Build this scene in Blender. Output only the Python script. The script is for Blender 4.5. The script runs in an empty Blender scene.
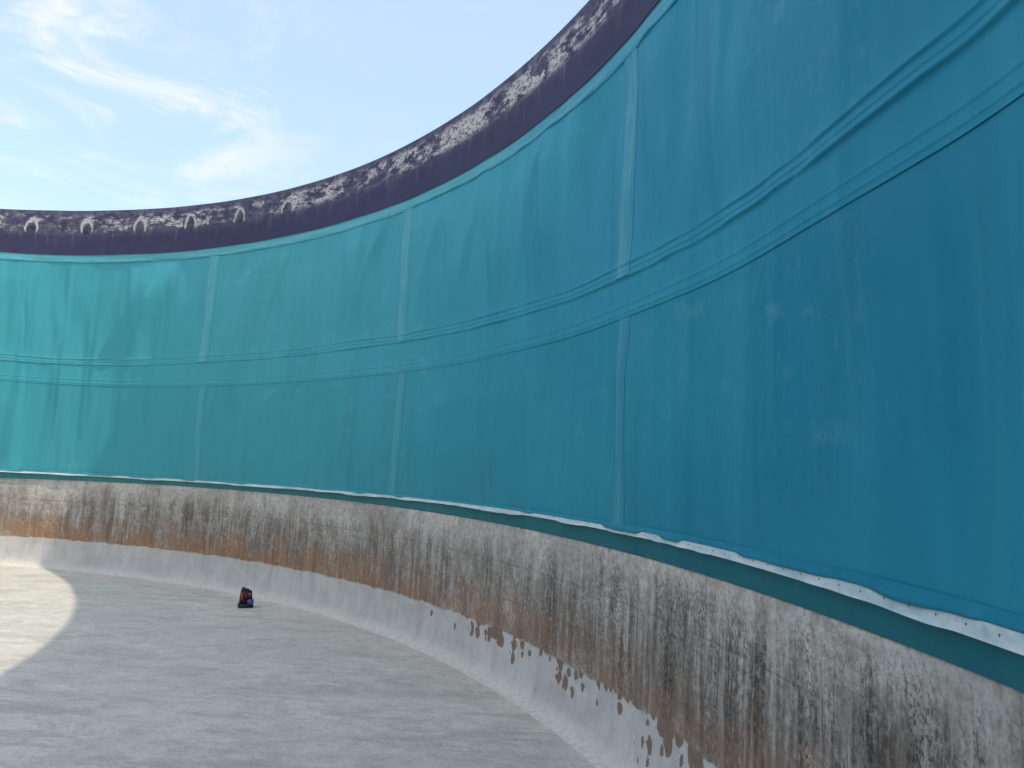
import bpy, bmesh, math, random
import numpy as np
from mathutils import Matrix, Vector
random.seed(4)
S=bpy.context.scene; COL=S.collection
# ---------------------------------------------------------------- camera
F=741.7; PITCH=0.1163; ROLL=0.0489; H=1.593
CX,CY=-7.859,1.389; RC=9.04; RL=9.0
cam=bpy.data.cameras.new('camera'); co=bpy.data.objects.new('camera',cam); COL.objects.link(co)
cam.sensor_width=36; cam.lens=36*F/1024; cam.clip_end=3000; cam.clip_start=.05
co.matrix_world=Matrix.Translation((0,0,H))@Matrix.Rotation(math.pi/2+PITCH,4,'X')@Matrix.Rotation(ROLL,4,'Z')
S.camera=co
S.view_settings.view_transform='Standard'; S.view_settings.look='None'; S.view_settings.exposure=0
# measured height profiles of the slack liner (height against angle round the tank)
curves={
'rim':[(0,209),(50,210),(100,210),(150,209),(200,205),(250,198),(300,186),(350,170),(400,148),(450,121),(500,86),(550,43),(590,0)],
'tealtop':[(0,252),(100,255),(200,250),(300,235),(400,203),(450,180),(500,152),(550,117),(600,73),(640,28),(662,0)],
'seam':[(0,360),(100,364),(200,363),(300,356),(400,342),(500,320),(600,285),(700,240),(800,183),(900,105),(1008,0)],
'seam2':[(0,380),(200,386),(400,372),(500,354),(600,325),(700,288),(800,237),(900,175),(1024,92)],
'hem':[(0,471),(100,475),(200,482),(300,489),(400,497),(500,509),(600,526),(700,548),(800,575),(900,602),(1024,640)],
'conc':[(0,477),(200,488),(350,499),(500,522),(600,545),(700,574),(800,606),(900,641),(1024,684)],
}
def hit(pts,R):
    P=np.array(pts,float); x=(P[:,0]-512)/F; y=(384-P[:,1])/F
    c,s=math.cos(ROLL),math.sin(ROLL); x,y=c*x-s*y,s*x+c*y
    dx,dy,dz=x,-y*math.sin(PITCH)+math.cos(PITCH),y*math.cos(PITCH)+math.sin(PITCH)
    a=dx*dx+dy*dy; b=dx*CX+dy*CY; cc=CX*CX+CY*CY-R*R
    t=(b+np.sqrt(b*b-a*cc))/a
    return np.arctan2(t*dy-CY,t*dx-CX), t*dz+H
prof={}
for k,p in curves.items():
    th,z=hit(p,RC if k=='conc' else RL)
    prof[k]=(np.polyfit(th,z,3 if k in('conc','hem') else 4),th.min(),th.max(),z.mean())
def wrap(th): return (th+math.pi)%(2*math.pi)-math.pi
def zc(k,th):
    c,a,b,m=prof[k]; t=wrap(np.asarray(th,float))
    v=np.polyval(c,np.clip(t,a,b))
    out=np.where(t<a,np.exp(-(a-t)/.5),np.where(t>b,np.exp(-(t-b)/.5),1.0))
    return m+(v-m)*out
# ---------------------------------------------------------------- numpy noise
def vnoise(u,v,seed):
    r=np.random.RandomState(seed).rand(256,256)*2-1
    iu=np.floor(u).astype(int); iv=np.floor(v).astype(int); fu=u-iu; fv=v-iv
    fu=fu*fu*fu*(fu*(fu*6-15)+10); fv=fv*fv*fv*(fv*(fv*6-15)+10)
    g=lambda a,b:r[a%256,b%256]
    return (g(iu,iv)*(1-fu)+g(iu+1,iv)*fu)*(1-fv)+(g(iu,iv+1)*(1-fu)+g(iu+1,iv+1)*fu)*fv
def thetas(lo=-0.2,hi=1.66,step=0.0025):
    f=np.arange(lo,hi,step); c=np.linspace(hi,lo+2*math.pi,170)
    return np.concatenate([f,c])
# ---------------------------------------------------------------- mesh helpers
def link(name,me,parent=None,mat=None,smooth=True):
    o=bpy.data.objects.new(name,me); COL.objects.link(o)
    if parent: o.parent=parent
    if mat: me.materials.append(mat)
    if smooth: me.polygons.foreach_set('use_smooth',[True]*len(me.polygons))
    return o
def grid(name,TH,R,Z,parent,mat,U=None,V=None,flip=False,smooth=True):
    n,m=TH.shape
    X=CX+R*np.cos(TH); Y=CY+R*np.sin(TH)
    co=np.stack([X,Y,Z],-1).reshape(-1,3)
    i=np.arange(n-1)[:,None]*m+np.arange(m-1)[None,:]
    q=np.stack([i,i+1,i+m+1,i+m],-1).reshape(-1,4)
    if flip: q=q[:,::-1]
    me=bpy.data.meshes.new(name); me.from_pydata(co.tolist(),[],q.tolist())
    U=TH*9.0 if U is None else U; V=Z if V is None else V
    uv=np.stack([U,V],-1).reshape(-1,2)
    l=me.uv_layers.new(name='UVMap'); l.data.foreach_set('uv',uv[q.reshape(-1)].reshape(-1))
    me.update()
    return link(name,me,parent,mat,smooth)
def empty(name,loc,label,cat,group=None):
    o=bpy.data.objects.new(name,None); COL.objects.link(o); o.location=loc
    o['label']=label; o['category']=cat
    if group:o['group']=group
    return o
# ---------------------------------------------------------------- node helper
class NT:
    def __init__(s,name):
        s.m=bpy.data.materials.new(name); s.m.use_nodes=True; s.t=s.m.node_tree; s.b=s.t.nodes['Principled BSDF']
    def n(s,t,**k):
        x=s.t.nodes.new(t)
        for a,b in k.items(): setattr(x,a,b)
        return x
    def put(s,sock,v):
        if isinstance(v,bpy.types.NodeSocket): s.t.links.new(v,sock)
        else:
            if sock.type=='RGBA' and len(v)==3: v=(*v,1)
            sock.default_value=v
    def M(s,op,a,b=0,c=0,clamp=False):
        x=s.n('ShaderNodeMath',operation=op,use_clamp=clamp)
        for i,v in enumerate((a,b,c)): s.put(x.inputs[i],v)
        return x.outputs[0]
    def uv(s): return s.n('ShaderNodeTexCoord').outputs['UV']
    def obj(s): return s.n('ShaderNodeTexCoord').outputs['Object']
    def sep(s,v):
        x=s.n('ShaderNodeSeparateXYZ'); s.put(x.inputs[0],v); return x.outputs
    def mp(s,v,sc,loc=(0,0,0),rot=(0,0,0)):
        x=s.n('ShaderNodeMapping'); s.put(x.inputs[0],v); x.inputs['Scale'].default_value=sc; x.inputs['Location'].default_value=loc; x.inputs['Rotation'].default_value=rot
        return x.outputs[0]
    def noise(s,v,sc=1,det=4,rough=.55,dist=0):
        x=s.n('ShaderNodeTexNoise',noise_dimensions='2D'); s.put(x.inputs['Vector'],v)
        x.inputs['Scale'].default_value=sc; x.inputs['Detail'].default_value=det; x.inputs['Roughness'].default_value=rough; x.inputs['Distortion'].default_value=dist
        return x.outputs[0]
    def step(s,v,a,b,lo=0,hi=1):
        x=s.n('ShaderNodeMapRange',interpolation_type='SMOOTHSTEP'); s.put(x.inputs[0],v)
        for i,w in enumerate((a,b,lo,hi)): s.put(x.inputs[i+1],w)
        return x.outputs[0]
    def mix(s,f,a,b,mode='MIX'):
        x=s.n('ShaderNodeMix',data_type='RGBA',blend_type=mode); s.put(x.inputs[0],f); s.put(x.inputs[6],a); s.put(x.inputs[7],b)
        return x.outputs[2]
    def bump(s,h,st=.5,d=.01,nrm=None):
        x=s.n('ShaderNodeBump'); x.inputs['Strength'].default_value=st; x.inputs['Distance'].default_value=d; s.put(x.inputs['Height'],h)
        if nrm: s.put(x.inputs['Normal'],nrm)
        return x.outputs[0]
    def out(s,col,rough=.6,nrm=None,spec=.5,metal=0):
        s.put(s.b.inputs['Base Color'],col); s.put(s.b.inputs['Roughness'],rough); s.b.inputs['Specular IOR Level'].default_value=spec
        s.put(s.b.inputs['Metallic'],metal)
        if nrm: s.put(s.b.inputs['Normal'],nrm)
        return s.m
# ---------------------------------------------------------------- materials
def mat_teal(name,c1,c2,scuff=1.0,strip=False):
    t=NT(name); uv=t.uv(); 
    if strip: raw=uv; uv=t.mp(uv,(.12,1,1))
    s=t.sep(uv); u,v=s[0],s[1]
    a=t.noise(t.mp(uv,(.30,.4,1)),1,2,.4)
    col=t.mix(t.step(a,.3,.7),c1,c2)
    # light painted in: bays further round go greener and paler (angle round the axis)
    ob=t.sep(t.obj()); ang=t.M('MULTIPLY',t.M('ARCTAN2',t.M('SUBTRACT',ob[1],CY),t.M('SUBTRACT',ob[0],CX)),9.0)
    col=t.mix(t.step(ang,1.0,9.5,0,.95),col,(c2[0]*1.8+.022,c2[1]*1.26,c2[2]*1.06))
    b=t.noise(t.mp(uv,(3.0,.30,1),(3,1,0)),1,5,.6,.4)
    col=t.mix(t.step(b,.48,.78,0,.22),col,tuple(min(1,x*1.3+.03) for x in c2))
    b2=t.noise(t.mp(uv,(1.6,.45,1),(13,5,0)),1,5,.6,.3)
    col=t.mix(t.step(b2,.48,.8,0,.16),col,tuple(x*.72 for x in c1))
    c=t.noise(t.mp(uv,(1.6,2.4,1),(7,3,0)),2,7,.72,.3)
    d=t.noise(t.mp(uv,(.5,.6,1),(1,9,0)),1,2,.5)
    m=t.M('MULTIPLY',t.step(c,.53,.82),t.step(d,.45,.63))
    col=t.mix(t.M('MULTIPLY',m,.26*scuff),col,(.26,.48,.56))
    e=t.noise(t.mp(uv,(9,3,1),(2,2,0)),3,5,.7)
    col=t.mix(t.M('MULTIPLY',t.step(e,.54,.80,0,.14*scuff),t.step(d,.38,.6,.1,1)),col,(.30,.50,.58))
    if strip:
        r=t.sep(raw)[0]; x=t.M('ABSOLUTE',t.M('SUBTRACT',r,.5))
        wear=t.noise(t.mp(uv,(30,1.5,1)),1,6,.7)
        col=t.mix(t.M('MULTIPLY',t.step(x,.50,.42),t.step(wear,.36,.66,.04,.17*scuff)),col,(.33,.56,.63))
        ln=t.M('MULTIPLY',t.step(x,.33,.36),t.step(x,.42,.39)); col=t.mix(t.M('MULTIPLY',ln,.34),col,tuple(q*.45 for q in c1))
    g=t.noise(t.mp(uv,(1.7,.34,1),(0,0,0),(0,0,.12)),1.2,2,.45,.3)
    nrm=t.bump(g,.9,.12)
    w=t.noise(uv,60,2,.5); nrm=t.bump(w,.07,.004,nrm)
    return t.out(col,.58,nrm,.25)
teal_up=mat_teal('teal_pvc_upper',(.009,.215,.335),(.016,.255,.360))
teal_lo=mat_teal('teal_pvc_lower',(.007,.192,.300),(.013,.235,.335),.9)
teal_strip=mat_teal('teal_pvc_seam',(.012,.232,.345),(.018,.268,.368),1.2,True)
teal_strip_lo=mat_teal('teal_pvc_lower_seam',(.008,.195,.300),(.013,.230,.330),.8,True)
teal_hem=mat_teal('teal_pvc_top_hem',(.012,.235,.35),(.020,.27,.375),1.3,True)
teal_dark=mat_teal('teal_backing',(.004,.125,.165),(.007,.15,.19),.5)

def mat_rim():
    t=NT('dark_rim_membrane'); uv=t.uv(); s=t.sep(uv); u,v=s[0],s[1]
    a=t.noise(t.mp(uv,(1.2,1.5,1)),1.5,5,.6)
    col=t.mix(a,(.026,.026,.068),(.048,.047,.108))
    n1=t.noise(t.mp(uv,(2.2,3.2,1),(5,0,0)),2.4,8,.74,.05)
    vo=t.n('ShaderNodeTexVoronoi',voronoi_dimensions='2D',distance='CHEBYCHEV'); t.put(vo.inputs['Vector'],t.mp(uv,(4.2,4.6,1),(3,0,0))); vo.inputs['Scale'].default_value=1
    blk=t.sep(vo.outputs['Color'])[0]
    zone=t.M('MULTIPLY',t.step(v,.46,.58),t.step(v,.92,.80))
    lump=t.noise(t.mp(uv,(1.1,.2,1),(8,2,0)),1,3,.5)
    right=t.step(u,10.5,8.8)
    q=t.M('ADD',n1,t.M('ADD',t.M('MULTIPLY',t.M('SUBTRACT',lump,.5),.28),t.M('MULTIPLY',t.M('SUBTRACT',blk,.5),.24)))
    q=t.M('ADD',q,t.M('ADD',t.M('MULTIPLY',right,.085),-.09))
    m=t.M('MULTIPLY',t.step(q,.46,.58),zone)
    fr=t.M('SUBTRACT',t.M('FRACT',t.M('ADD',t.M('DIVIDE',u,.8836),.5)),.5)
    nn=t.noise(t.mp(uv,(6,3,1)),1.5,4,.6)
    ax=t.M('MULTIPLY',fr,9.5); ay=t.M('MULTIPLY',t.M('SUBTRACT',v,.54),4.2)
    r=t.M('SQRT',t.M('ADD',t.M('MULTIPLY',ax,ax),t.M('MULTIPLY',ay,ay)))
    r=t.M('ADD',r,t.M('MULTIPLY',t.M('SUBTRACT',nn,.5),.8))
    ring=t.M('MULTIPLY',t.step(r,.70,.84),t.step(r,1.25,1.08)); ring=t.M('MULTIPLY',ring,t.step(v,.46,.54))
    lf=t.step(u,7.6,9.2)
    ring=t.M('MULTIPLY',ring,lf)
    fine=t.noise(uv,20,6,.72); m=t.M('MULTIPLY',m,t.step(fine,.36,.54,.10,1))
    m=t.M('MAXIMUM',m,t.M('MULTIPLY',ring,t.step(fine,.32,.52,.20,.9)))
    m=t.M('MULTIPLY',m,t.M('SUBTRACT',1,t.M('MULTIPLY',t.M('MULTIPLY',t.step(r,.78,.64),lf),.9)))
    col=t.mix(t.M('MULTIPLY',m,.88),col,t.mix(fine,(.40,.38,.37),(.78,.75,.71)))
    col=t.mix(t.M('MULTIPLY',t.M('MULTIPLY',t.step(r,.75,.6),lf),t.step(v,.40,.5,0,.7)),col,(.018,.016,.035))
    thin=t.M('MULTIPLY',t.step(n1,.36,.62),t.M('MULTIPLY',t.step(v,.35,.6),t.step(v,1.0,.9)))
    col=t.mix(t.M('MULTIPLY',thin,.22),col,(.38,.38,.42))
    drip=t.noise(t.mp(uv,(9,.7,1)),1,5,.7); col=t.mix(t.M('MULTIPLY',t.step(drip,.55,.7),t.step(v,.1,.5,0,.22)),col,(.28,.28,.35))
    return t.out(col,.75,t.bump(t.M('ADD',n1,t.M('MULTIPLY',fine,.3)),.3,.012),.3)
rim_m=mat_rim()

def mat_conc():
    t=NT('stained_concrete'); uv=t.uv(); s=t.sep(uv); u,v=s[0],s[1]
    right=t.step(u,7.0,2.0); left=t.step(u,3.0,9.0)
    a=t.noise(uv,1.4,5,.6); f=t.noise(uv,24,6,.78); ff=t.noise(uv,75,2,.6); mid=t.noise(t.mp(uv,(1,.6,1),(2,2,0)),7,8,.80,.1)
    big=t.noise(t.mp(uv,(.9,.4,1),(21,2,0)),1,4,.6)
    col=t.mix(t.step(a,.3,.7),(.47,.45,.42),(.65,.63,.595))
    col=t.mix(t.step(f,.40,.66,0,.58),col,(.27,.245,.22))
    col=t.mix(t.step(mid,.42,.68,0,.58),col,(.24,.21,.185))
    wsh=t.noise(t.mp(uv,(1.1,1.6,1),(4,4,0)),1.5,6,.68,.5)
    hm=t.step(t.M('ADD',v,t.M('MULTIPLY',t.M('SUBTRACT',wsh,.5),1.3)),1.16,.62)
    col=t.mix(t.M('MULTIPLY',t.M('MULTIPLY',hm,t.step(mid,.34,.60,.3,1)),.66),col,(.19,.155,.128))
    st=t.noise(t.mp(uv,(7.0,.32,1),(1,0,0)),1,8,.74,.15)
    st2=t.noise(t.mp(uv,(22,.5,1),(9,0,0)),1,7,.74,.1)
    zone=t.M('MULTIPLY',t.step(v,.28,.5),t.step(t.M('ADD',v,t.M('MULTIPLY',st2,.5)),1.39,1.12))
    brk=t.M('MULTIPLY',t.step(f,.30,.60,.3,1),t.step(big,.34,.58,.35,1))
    m1=t.M('MULTIPLY',t.M('MULTIPLY',t.step(st,.44,.64),zone),brk); m2=t.M('MULTIPLY',t.M('MULTIPLY',t.step(st2,.44,.64),zone),brk)
    col=t.mix(t.M('MULTIPLY',m1,t.M('ADD',.58,t.M('MULTIPLY',right,.38))),col,(.065,.056,.05))
    col=t.mix(t.M('MULTIPLY',m2,.80),col,(.092,.076,.066))
    sp=t.noise(t.mp(uv,(1,.7,1),(3,3,0)),60,4,.80); spz=t.noise(t.mp(uv,(2.2,.8,1),(3,8,0)),1.5,6,.7)
    m3=t.M('MULTIPLY',t.M('MULTIPLY',t.step(sp,.47,.61),t.step(spz,.38,.62)),t.M('ADD',.22,t.M('MULTIPLY',right,.62)))
    col=t.mix(t.M('MULTIPLY',m3,t.step(v,1.20,1.0)),col,(.035,.03,.027))
    w1=t.noise(t.mp(uv,(12,.7,1),(17,2,0)),1,7,.75,.1)
    col=t.mix(t.M('MULTIPLY',t.M('MULTIPLY',t.step(w1,.54,.66),t.step(f,.30,.56,.25,1)),.42),col,(.62,.60,.57))
    rn=t.noise(t.mp(uv,(1.3,2.2,1),(6,1,0)),2,8,.76,.3); rb=t.noise(t.mp(uv,(.8,.3,1),(31,1,0)),1,3,.5)
    rz=t.M('MULTIPLY',t.step(t.M('ADD',v,t.M('MULTIPLY',t.M('SUBTRACT',rn,.5),1.1)),.74,.42),t.step(v,.18,.3))
    rz=t.M('MULTIPLY',rz,t.step(rb,.28,.54,.45,1))
    col=t.mix(t.M('MULTIPLY',t.M('MULTIPLY',rz,t.step(f,.32,.60,.35,1)),t.M('ADD',.38,t.M('MULTIPLY',left,.48))),col,(.34,.165,.07))
    rs=t.noise(t.mp(uv,(9,1.0,1),(2,7,0)),1,6,.76)
    col=t.mix(t.M('MULTIPLY',t.M('MULTIPLY',t.step(rs,.50,.66),t.step(v,.95,.45)),.45),col,(.15,.088,.055))
    jx=t.M('ABSOLUTE',t.M('SUBTRACT',t.M('FRACT',t.M('ADD',t.M('DIVIDE',u,1.77),.31)),.5)); jl=t.step(jx,.0035,.0015)
    jy=t.M('MAXIMUM',t.step(t.M('ABSOLUTE',t.M('SUBTRACT',v,.88)),.007,.003),t.M('MULTIPLY',t.step(t.M('ABSOLUTE',t.M('SUBTRACT',v,.62)),.006,.002),.8))
    jj=t.M('MULTIPLY',t.M('MAXIMUM',jl,t.M('MULTIPLY',jy,t.step(a,.38,.52))),.32); col=t.mix(jj,col,(.09,.08,.07))
    edge=t.M('ADD',v,t.M('ADD',t.M('MULTIPLY',t.M('SUBTRACT',rn,.5),.09),t.M('MULTIPLY',t.M('SUBTRACT',f,.5),.03)))
    pm=t.step(edge,.384,.364)
    vo=t.n('ShaderNodeTexVoronoi',voronoi_dimensions='2D'); 
    wv=t.n('ShaderNodeVectorMath',operation='ADD'); t.put(wv.inputs[0],t.mp(uv,(10.5,9.0,1)))
    cw=t.n('ShaderNodeCombineXYZ'); t.put(cw.inputs[0],t.M('MULTIPLY',f,.6)); t.put(cw.inputs[1],t.M('MULTIPLY',mid,.6)); t.put(wv.inputs[1],cw.outputs[0])
    t.put(vo.inputs['Vector'],wv.outputs[0]); vo.inputs['Scale'].default_value=1
    rnd=t.sep(vo.outputs['Color'])[0]
    flz=t.M('MULTIPLY',t.step(v,.08,.34),t.M('MULTIPLY',t.step(u,6.8,4.6),t.step(u,-.5,1.0)))
    rad=t.M('MULTIPLY',t.M('SUBTRACT',t.M('ADD',rnd,t.M('MULTIPLY',flz,1.0)),.92),.58)
    flk=t.M('MULTIPLY',t.step(t.M('SUBTRACT',rad,vo.outputs['Distance']),-.03,.03),t.step(flz,.0,.1))
    pcol=t.mix(t.step(wsh,.35,.65),(.485,.48,.48),(.58,.575,.57))
    pcol=t.mix(t.step(mid,.44,.68,0,.42),pcol,(.39,.375,.365))
    pcol=t.mix(t.step(rs,.50,.68,0,.32),pcol,(.37,.335,.31))
    pcol=t.mix(t.M('MULTIPLY',flk,.88),pcol,t.mix(f,(.10,.065,.045),(.27,.17,.11)))
    pcol=t.mix(t.step(v,.14,.0),pcol,t.mix(t.step(f,.4,.65),(.68,.665,.625),(.54,.53,.495)))
    col=t.mix(pm,col,pcol)
    col=t.mix(t.step(ff,.54,.72,0,.20),col,(.14,.12,.10))
    h=t.M('MULTIPLY',t.M('ADD',t.M('MULTIPLY',f,.6),t.M('MULTIPLY',ff,.25)),t.M('SUBTRACT',1,t.M('MULTIPLY',pm,.6)))
    return t.out(col,.9,t.bump(h,.5,.010),.2)
conc_m=mat_conc()

def mat_floor():
    t=NT('concrete_floor'); o=t.obj()
    a=t.noise(o,.45,5,.6); b=t.noise(o,2.3,7,.74,.2); c=t.noise(o,34,6,.8)
    col=t.mix(t.step(a,.3,.7),(.72,.70,.65),(.80,.78,.725))
    col=t.mix(t.step(b,.42,.70,0,.45),col,(.58,.565,.53))
    sw=t.noise(t.mp(o,(1.2,2.2,1),(0,0,0),(0,0,-.45)),1.8,8,.80,.5)
    col=t.mix(t.step(sw,.48,.66,0,.52),col,(.49,.48,.455))
    sw2=t.noise(t.mp(o,(1.4,2.4,1),(4,0,0),(0,0,-.75)),2.3,8,.82,.4)
    col=t.mix(t.step(sw2,.50,.68,0,.58),col,(.91,.89,.835))
    lump=t.noise(t.mp(o,(1,1.3,1),(9,2,0),(0,0,.6)),7,6,.82,.2); col=t.mix(t.step(lump,.49,.64,0,.42),col,(.51,.50,.47))
    tr=t.noise(t.mp(o,(.5,2.6,1),(2,7,0),(0,0,.85)),1.5,8,.78,.3); col=t.mix(t.M('MULTIPLY',t.step(tr,.48,.62,0,.50),t.step(a,.42,.58,.35,1)),col,(.46,.45,.43))
    col=t.mix(t.step(c,.50,.68,0,.42),col,(.46,.45,.42))
    h=t.M('ADD',t.M('MULTIPLY',sw,.6),t.M('ADD',t.M('MULTIPLY',c,.25),t.M('ADD',t.M('MULTIPLY',b,.4),t.M('MULTIPLY',lump,.6))))
    return t.out(col,.9,t.bump(h,.9,.04),.15)
floor_m=mat_floor()
def simple(name,c1,c2,rough,sc=20,metal=0,b=.1):
    t=NT(name); o=t.obj(); a=t.noise(o,sc,4,.6)
    return t.out(t.mix(t.step(a,.3,.7),c1,c2),rough,t.bump(a,b,.004),.4,metal)
def mat_white():
    t=NT('pale_hem_fabric'); uv=t.uv(); a=t.noise(t.mp(uv,(3,10,1)),1.5,4,.6); b=t.noise(t.mp(uv,(14,20,1)),1,4,.6)
    col=t.mix(t.step(a,.35,.65),(.42,.54,.60),(.60,.67,.70)); col=t.mix(t.step(b,.58,.74,0,.42),col,(.20,.38,.44))
    return t.out(col,.5,t.bump(a,.2,.01),.3)
white_m=mat_white()
bolt_m=simple('dull_bolt',(.05,.05,.05),(.16,.15,.14),.5,80,.4)
shell_m=simple('galvanised_shell',(.30,.31,.32),(.42,.43,.44),.5,3,.4)
grass_m=simple('dry_grass',(.08,.10,.04),(.16,.15,.08),.9,.4)

# ---------------------------------------------------------------- setting
me=bpy.data.meshes.new('ground'); bm=bmesh.new()
ring=[]
for r in (RC+.05,14,40,200,1500):
    ring.append([bm.verts.new((CX+r*math.cos(2*math.pi*i/96),CY+r*math.sin(2*math.pi*i/96),-.02)) for i in range(96)])
for a,b in zip(ring,ring[1:]):
    for i in range(96): bm.faces.new((a[i],b[i],b[(i+1)%96],a[(i+1)%96]))
bm.to_mesh(me); bm.free(); g=link('ground',me,None,grass_m,False); g['kind']='structure'
me=bpy.data.meshes.new('floor'); bm=bmesh.new()
N=240; rings=[]
for r in np.linspace(.2,RC-.06,60):
    rings.append([bm.verts.new((r*math.cos(2*math.pi*i/N),r*math.sin(2*math.pi*i/N),0)) for i in range(N)])
cv=bm.verts.new((0,0,0))
for i in range(N): bm.faces.new((cv,rings[0][i],rings[0][(i+1)%N]))
for a,b in zip(rings,rings[1:]):
    for i in range(N): bm.faces.new((a[i],b[i],b[(i+1)%N],a[(i+1)%N]))
co_=np.array([v.co[:] for v in bm.verts]); zz=.010*vnoise(co_[:,0]*1.1+50,co_[:,1]*1.1+50,3)+.004*vnoise(co_[:,0]*4+50,co_[:,1]*4+50,5)
rr=np.hypot(co_[:,0],co_[:,1]); zz*=np.clip((RC-.2-rr)/.5,0,1)
for v,z in zip(bm.verts,zz): v.co.z=z
bm.to_mesh(me); bm.free(); fl=link('floor',me,None,floor_m); fl.location=(CX,CY,0); fl['kind']='structure'

# ---------------------------------------------------------------- tank wall
wall=empty('tank_wall',(CX,CY,0),'low ring wall of rust-streaked stained concrete below the teal liner','wall')
def P(o,par):
    o.parent=par; o.matrix_parent_inverse=Matrix.Translation(-Vector(par.location)); return o
th=thetas(); n=len(th)
def surf(name,par,mat,th,rows,flip=False,swap=False):
    TH=np.repeat(th[:,None],len(rows),1)
    R=np.stack([np.broadcast_to(np.asarray(r[0],float),th.shape) for r in rows],1)
    Z=np.stack([np.broadcast_to(np.asarray(r[1],float),th.shape) for r in rows],1)
    V=None;U=None
    if len(rows[0])>2: V=np.stack([np.broadcast_to(np.asarray(r[2],float),th.shape) for r in rows],1)
    if swap: U=V; V=TH*9
    return P(grid(name,TH,R,Z,None,mat,U,V,flip),par)
ct=zc('conc',th)
edge_n=.004*vnoise(th*60,th*0,11)+.003*vnoise(th*200,th*0,12)
rows=[(RC,.30,.30)]
for k in np.linspace(.33,1,14)[:-1]:
    rows.append((RC+.006*vnoise(th*14,th*0+k*5,21),.30+(ct-.30-.02)*k,.30+(1.171-.30-.02)*k))
rows+= [(RC-.002+edge_n,ct-.012,1.16),(RC+.012,ct+edge_n*.6,1.171),(RC+.30,ct,1.2),(RC+.30,-.1,1.2)]
surf('concrete_ring',wall,conc_m,th,rows)
rows=[(RC-.17,-.006,-.05),(RC-.12,.003,.0),(RC-.075,.016,.04),(RC-.042,.042,.08),(RC-.020,.09,.13),(RC-.007,.17,.19),(RC-.001,.30,.298)]
surf('plaster_skirt',wall,conc_m,th,rows)
t5=np.linspace(0,2*math.pi,500)
surf('steel_shell',wall,shell_m,t5,[(RC+.18,1.1),(RC+.18,4.86),(RC+.14,4.86),(RC+.14,1.1)])

# ---------------------------------------------------------------- liner
liner=empty('tank_liner',(CX,CY,0),'teal fabric liner lining the tank wall with a dark band along its rim','liner')
SEAMS=[.3366+.3935*k for k in range(-1,15) if k!=3]
def disp(th,z,zs,zs2,zt,zh):
    u=th*9.0
    topf=np.clip((zt-z)/.7,.12,1)
    d=(.042*vnoise(u*.5+3,z*.4+9,31)+.018*vnoise(u*1.1+z*.3,z*.5,32))*topf
    up=np.clip((z-zs)/(zt-zs),0,1)
    act=.55+.45*vnoise(u*.35+4,z*0+2,39)
    mid_=np.exp(-((u-4.4)/2.0)**2)
    lf=1-.40*np.clip((u-8.5)/1.5,0,1)
    pk=vnoise(u*1.7+.6*z,z*.35,33)*.066+vnoise(u*3.3-.45*z,z*.32,34)*.044*lf+vnoise(u*5.5+.3*z,z*.35,46)*.020*mid_
    cr=vnoise(u*1.1+.45*z,z*.25,43); pk=pk+.036*np.exp(-(cr/.22)**2)*(.3+.7*act)
    w_=np.clip((z-zs)/.6,.05,1)*np.clip((zt-.04-z)/.35,.08,1)
    c0=1.215+.065*(1-up); wd=.007+.020*up
    pf=.16*np.exp(-(np.abs((th-c0)/wd))**2)*np.clip(up*1.4,0,1)*np.clip((.93-up)/.35,0,1)
    d=d+np.where(z>zs,pk*(.4+.6*up)*(.45+act+.6*mid_)*lf*w_+pf,0)
    g=np.exp(-np.abs(z-zs)/.22); d=d+g*(.009*vnoise(u*5,z*1.0,36))
    dn=np.clip((zs2-z)/(zs2-zh),0,1)
    cr3=vnoise(u*1.0-.2*z+3,z*.18+5,44)
    d=d+np.where(z<zs2,(vnoise(u*1.5,z*.3+3,37)*.032+(.4+.6*dn)*vnoise(u*3.0,z*.3+8,38)*.014+.020*np.exp(-(cr3/.24)**2))*lf*np.clip((zs2-z)/.35,0.05,1)*np.clip((z-zh)/.45,.05,1),0)
    return np.maximum(d,-.13)
KS=('seam','seam2','tealtop','hem')
zs,zs2,zt,zh=[zc(k,th) for k in KS]; zr=zc('rim',th)
def saw(x,rise,drop):
    return np.where(x>0,np.exp(-x/rise),np.exp(-(x/drop)**2))
def ridge_at(TH,Z,a,b,t):
    wob=.003*vnoise(TH*30,TH*0,51); wob2=.006*vnoise(TH*22,TH*0+4,52)
    amp=1+.5*vnoise(TH*50,TH*0+2,53)
    near=1+.3*np.clip((.35-wrap(TH))/.3,0,1)
    d=.010*amp*near*saw(Z-a-wob,.050,.005)
    d=d+.0045*saw(Z-a-.036-wob2,.012,.005)
    d=d+.007*amp*near*saw(Z-a-.074-wob2,.040,.005)
    d=d-.002*np.exp(-((Z-a+.02)/.010)**2)
    d=d+.003*saw(Z-b-.075,.012,.004)+.003*saw(Z-b-.028,.012,.004)
    return d
def sheet(name,mat,lo,hi,ks,off,extra=False):
    Z=np.stack([lo+(hi-lo)*k for k in ks],1); TH=np.repeat(th[:,None],len(ks),1)
    D=disp(TH,Z,zs[:,None],zs2[:,None],zt[:,None],zh[:,None])
    if extra: D=D+ridge_at(TH,Z,zs[:,None],zs2[:,None],zt[:,None])
    return P(grid(name,TH,RL-off-D,Z,None,mat),liner)
nz=zs2.mean(); tz=zt.mean()
fr=lambda z:(z-nz)/(tz+.05-nz)
lv=sorted(set(list(np.round(np.arange(nz,nz+.42,.004),4))+list(np.round(np.arange(nz+.42,tz+.05,.035),4))+[tz+.05]))
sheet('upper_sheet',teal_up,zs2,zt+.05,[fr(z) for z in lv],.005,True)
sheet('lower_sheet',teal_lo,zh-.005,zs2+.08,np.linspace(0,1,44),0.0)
def D0(z): return disp(th,z,zs,zs2,zt,zh)
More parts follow.
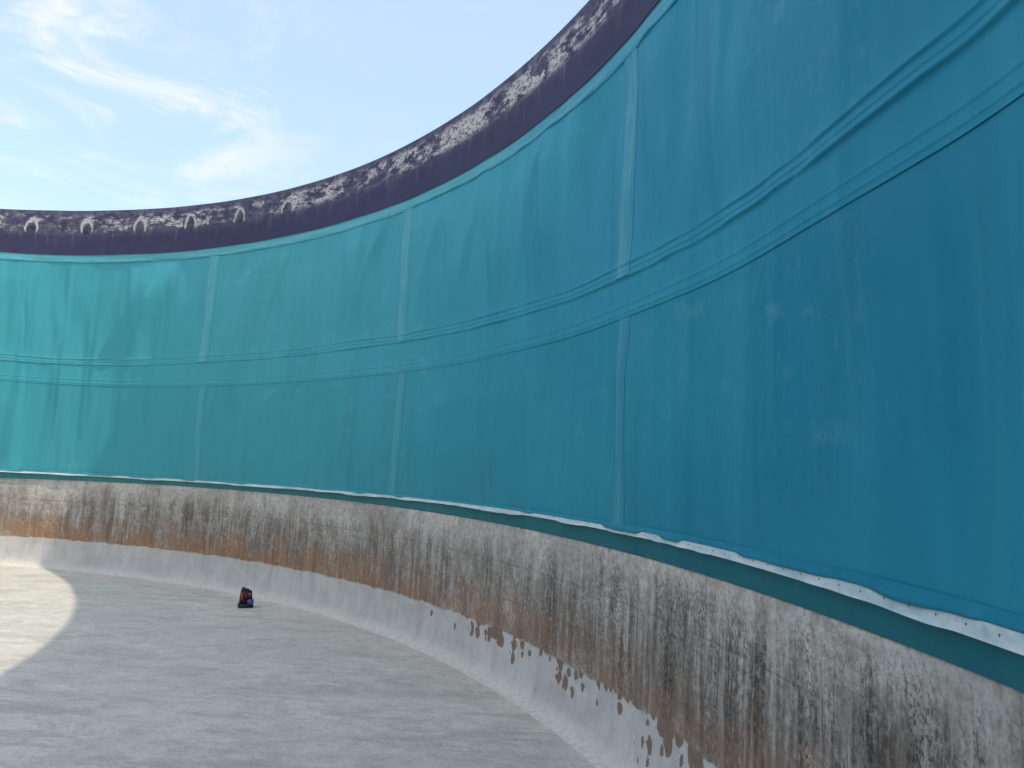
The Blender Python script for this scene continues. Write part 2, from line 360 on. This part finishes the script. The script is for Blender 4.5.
hw=.004*vnoise(th*40,th*0,66); ha=1+.6*vnoise(th*55,th*0,67)
rows=[]
for k,o_,ac in ((-.112,.001,-.02),(-.110,.008,.0),(-.104,.013,.06),(-.094,.011,.12),(-.08,.008,.2),(-.05,.007,.45),(-.02,.008,.8),(.03,.008,1.1)):
    z=zt+k+hw; rows.append((RL-.005-D0(z)-o_*(ha if o_>.01 else 1),z,ac))
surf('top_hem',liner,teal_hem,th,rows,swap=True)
zro=zr+.002*vnoise(th*18,th*0,61)
zlo=zt+.003*vnoise(th*25,th*0,63)
rows=[]
for k in np.linspace(0,1,16):
    z=zlo+(zro-.03-zlo)*k
    d=D0(zlo)*(1-k*.85)+.009+.004*vnoise(th*55,z*0+k*3,64)*k+.006*vnoise(th*20,z*0+k*4,65)*k
    rows.append((RL-.012-d,z,k*.95))
rows+=[(RL-.014,zro-.006,.985),(RL+.02,zro,1.0),(RL+.18,zro-.004,1.05),(RL+.235,zro-.03,1.1),(RL+.24,zro-.4,1.3)]
surf('rim_band',liner,rim_m,th,rows)
def vstrip(name,c,zl,zhh,off,w,mat,ex=None):
    ac=np.linspace(0,1,13); t=c+(ac-.5)*w/9.0
    K=np.linspace(0,1,260 if c<1 else 120)
    TH=np.repeat(t[:,None],len(K),1)
    Z=zl(t)[:,None]+(zhh(t)-zl(t))[:,None]*K[None,:]
    TH=TH+.0009*vnoise(Z*1.4+c*9,Z*0,71)
    a=[np.repeat(zc(k,t)[:,None],len(K),1) for k in KS]
    D=disp(TH,Z,*a)
    pr=np.array([.1,.8,1,1,.85,.8,.8,.8,.85,1,1,.8,.1])[:,None]*.0065
    if ex: D=D+ridge_at(TH,Z,a[0],a[1],a[2])
    U=np.repeat(ac[:,None],len(K),1)
    return P(grid(name,TH,RL-off-D-pr,Z,None,mat,U),liner)
for c in SEAMS:
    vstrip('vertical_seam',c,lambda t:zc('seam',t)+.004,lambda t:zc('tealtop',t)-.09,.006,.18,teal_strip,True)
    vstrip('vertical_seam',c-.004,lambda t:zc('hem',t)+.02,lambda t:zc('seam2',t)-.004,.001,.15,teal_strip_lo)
surf('backing_strip',liner,teal_dark,th,[(RL+.034,ct-.006),(RL+.022,ct+.03),(RL+.016,zh+.06)])
# pale hem strip with its eyelets, and the loose teal lip that dips over it
dd=disp(th,zc('hem',th)+.01,zs,zs2,zt,zh); dd=np.maximum(dd,-.012)*.6
w1=vnoise(th*30,th*0,81); w2=vnoise(th*9,th*0,82); w3=vnoise(th*75,th*0,83); w4=vnoise(th*38,th*0,84)
tw=wrap(th); sh=1-.45*np.clip((tw-.05)/.35,0,1)
op=np.clip(.16+.35*w2+.7*w1+.22*w3,0,1.1)
B=RL-.006-dd
rows=[(B,zh+.028*sh,.0),(B-.001,zh+.014*sh,.01),(B-.002,zh+.000*sh,.024),(B-.003-.003*op,zh-.012*sh,.036),(B-.004-.012*op,zh-.020*sh-.002*op,.048),(B-.005-.028*op,zh-.024*sh-.008*op,.056)]
strip=surf('hem_strip',liner,white_m,th,rows)
lip=np.clip(w4*1.6-.55+.2*w3,0,.8)*(.6+.4*np.clip((.7-tw)/.4,0,1))
rows=[(B-.000,zh+.050*sh+.008,0),(B-.0015,zh+.040*sh+.006,.02),(B-.002-.003*lip,zh+.030*sh-.006*lip,.04),(B-.0025-.014*lip,zh+.021*sh-.018*lip,.06),(B-.000-.010*lip,zh+.020*sh-.018*lip,.07)]
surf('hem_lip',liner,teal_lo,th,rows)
bm_me=bpy.data.meshes.new('eyelet'); bm=bmesh.new(); bmesh.ops.create_uvsphere(bm,u_segments=10,v_segments=6,radius=.0033); bmesh.ops.scale(bm,vec=(.4,1,1),verts=bm.verts); bm.to_mesh(bm_me); bm.free(); bm_me.materials.append(bolt_m)
t=-.12
while t<.8:
    i=int(np.argmin(abs(th-t)))
    r=B[i]-.0025; z=zh[i]+.001
    b=bpy.data.objects.new('eyelet',bm_me); COL.objects.link(b); b.parent=strip
    b.location=(CX+r*math.cos(t),CY+r*math.sin(t),z); b.rotation_euler=(0,0,t); t+=.013

# ---------------------------------------------------------------- tool on the floor
def box(name,par,mat,c,s,bev=.006,taper=1):
    me=bpy.data.meshes.new(name); bm=bmesh.new(); bmesh.ops.create_cube(bm,size=1)
    for v in bm.verts:
        k=taper if v.co.z>0 else 1
        v.co=Vector((v.co.x*s[0]*k,v.co.y*s[1]*k,v.co.z*s[2]))
    bmesh.ops.bevel(bm,geom=bm.edges[:],offset=bev,segments=2,affect='EDGES')
    bmesh.ops.translate(bm,verts=bm.verts,vec=c)
    bm.to_mesh(me); bm.free(); return link(name,me,par,mat)
black=simple('black_rubber',(.014,.014,.018),(.03,.03,.036),.5,40)
red=simple('red_plastic',(.50,.035,.028),(.60,.06,.04),.45,40)
blue=simple('blue_plastic',(.05,.09,.28),(.07,.12,.34),.4,40)
glass=simple('dark_lens',(.02,.02,.03),(.04,.04,.05),.1,40)
tool=empty('portable_device',(-2.75,8.22,.0),'small upright black and red device standing alone on the grey tank floor','device')
tool.rotation_euler=(0,0,math.radians(24)); tool.scale=(1,1,.96)
box('base',tool,black,(0,0,.020),(.150,.120,.036),.004)
box('battery',tool,blue,(.044,-.030,.064),(.062,.100,.050),.004)
box('body',tool,black,(0,0,.110),(.132,.085,.140),.005,.84)
box('red_casing',tool,red,(-.044,-.038,.122),(.024,.022,.086),.003,.9)
box('red_casing',tool,red,(.034,-.036,.142),(.028,.020,.036),.003,.9)
box('lens_window',tool,glass,(-.004,-.040,.120),(.030,.010,.070),.003)
box('cap',tool,black,(-.012,0,.188),(.090,.070,.024),.004,.8)
box('handle',tool,black,(-.030,0,.207),(.040,.022,.018),.003,.9)

# ---------------------------------------------------------------- light
SD=Vector((4.46,-2.22,4.97)).normalized()
sun=bpy.data.lights.new('sun','SUN'); sun.energy=3.4; sun.angle=math.radians(.6); sun.color=(1,.86,.66)
so=bpy.data.objects.new('sun',sun); COL.objects.link(so); so.rotation_euler=SD.to_track_quat('Z','Y').to_euler()
w=bpy.data.worlds.new('World'); S.world=w; w.use_nodes=True; nt=w.node_tree; bg=nt.nodes['Background']; L=nt.links.new
sky=nt.nodes.new('ShaderNodeTexSky'); sky.sky_type='NISHITA'; sky.sun_disc=False
sky.sun_elevation=math.asin(SD.z); sky.sun_rotation=math.atan2(SD.x,SD.y); sky.dust_density=.6; sky.ozone_density=1
def wn(t,**k):
    x=nt.nodes.new(t)
    for a,b in k.items(): setattr(x,a,b)
    return x
def wmap(src,lo,hi,a,b):
    mr=wn('ShaderNodeMapRange',interpolation_type='SMOOTHSTEP'); L(src,mr.inputs[0])
    for i,v in enumerate((lo,hi,a,b)): mr.inputs[i+1].default_value=v
    return mr.outputs[0]
def wmath(op,a,b):
    x=wn('ShaderNodeMath',operation=op); L(a,x.inputs[0]); L(b,x.inputs[1]); return x.outputs[0]
tc=wn('ShaderNodeTexCoord'); nm=wn('ShaderNodeVectorMath',operation='NORMALIZE'); L(tc.outputs['Generated'],nm.inputs[0])
def wdot(d):
    dp=wn('ShaderNodeVectorMath',operation='DOT_PRODUCT'); L(nm.outputs[0],dp.inputs[0]); dp.inputs[1].default_value=d.normalized(); return dp.outputs['Value']
def wmix(f,a,b):
    mx=wn('ShaderNodeMix',data_type='RGBA'); L(f,mx.inputs[0]); L(a,mx.inputs[6])
    if isinstance(b,tuple): mx.inputs[7].default_value=b
    else: L(b,mx.inputs[7])
    return mx.outputs[2]
vm=wn('ShaderNodeVectorMath',operation='MULTIPLY'); L(sky.outputs[0],vm.inputs[0]); vm.inputs[1].default_value=(2.0,2.2,2.5)
def wnoise(sc,rot,s,det,lo,hi,a,b,dist=.6,rough=.6,loc=(0,0,0)):
    mp=wn('ShaderNodeMapping'); mp.inputs['Scale'].default_value=sc; mp.inputs['Rotation'].default_value=rot; mp.inputs['Location'].default_value=loc; L(nm.outputs[0],mp.inputs[0])
    no=wn('ShaderNodeTexNoise'); no.inputs['Scale'].default_value=s; no.inputs['Detail'].default_value=det; no.inputs['Roughness'].default_value=rough; no.inputs['Distortion'].default_value=dist
    L(mp.outputs[0],no.inputs['Vector']); return wmap(no.outputs[0],lo,hi,a,b)
away=wdot(Vector((-.45,1,.45)))
haze=wmap(away,.35,.92,.78,.22)              # whiter haze added out of view to neutralise the fill; bluer in view
col=wmix(haze,vm.outputs[0],(8.8,8.55,8.2,1))
col=wmix(wmap(away,.72,.95,0,.58),col,(3.9,5.3,6.6,1))
wis=wnoise((2.0,2.0,7.0),(.30,.45,.2),2.2,9,.46,.72,0,.9,.9,.62)
mk=wmap(wdot(Vector((-.80,.95,.54))),.91,.985,.08,1)
col=wmix(wmath('MULTIPLY',wis,mk),col,(6.7,6.9,7.2,1))
L(col,bg.inputs[0]); bg.inputs[1].default_value=.15
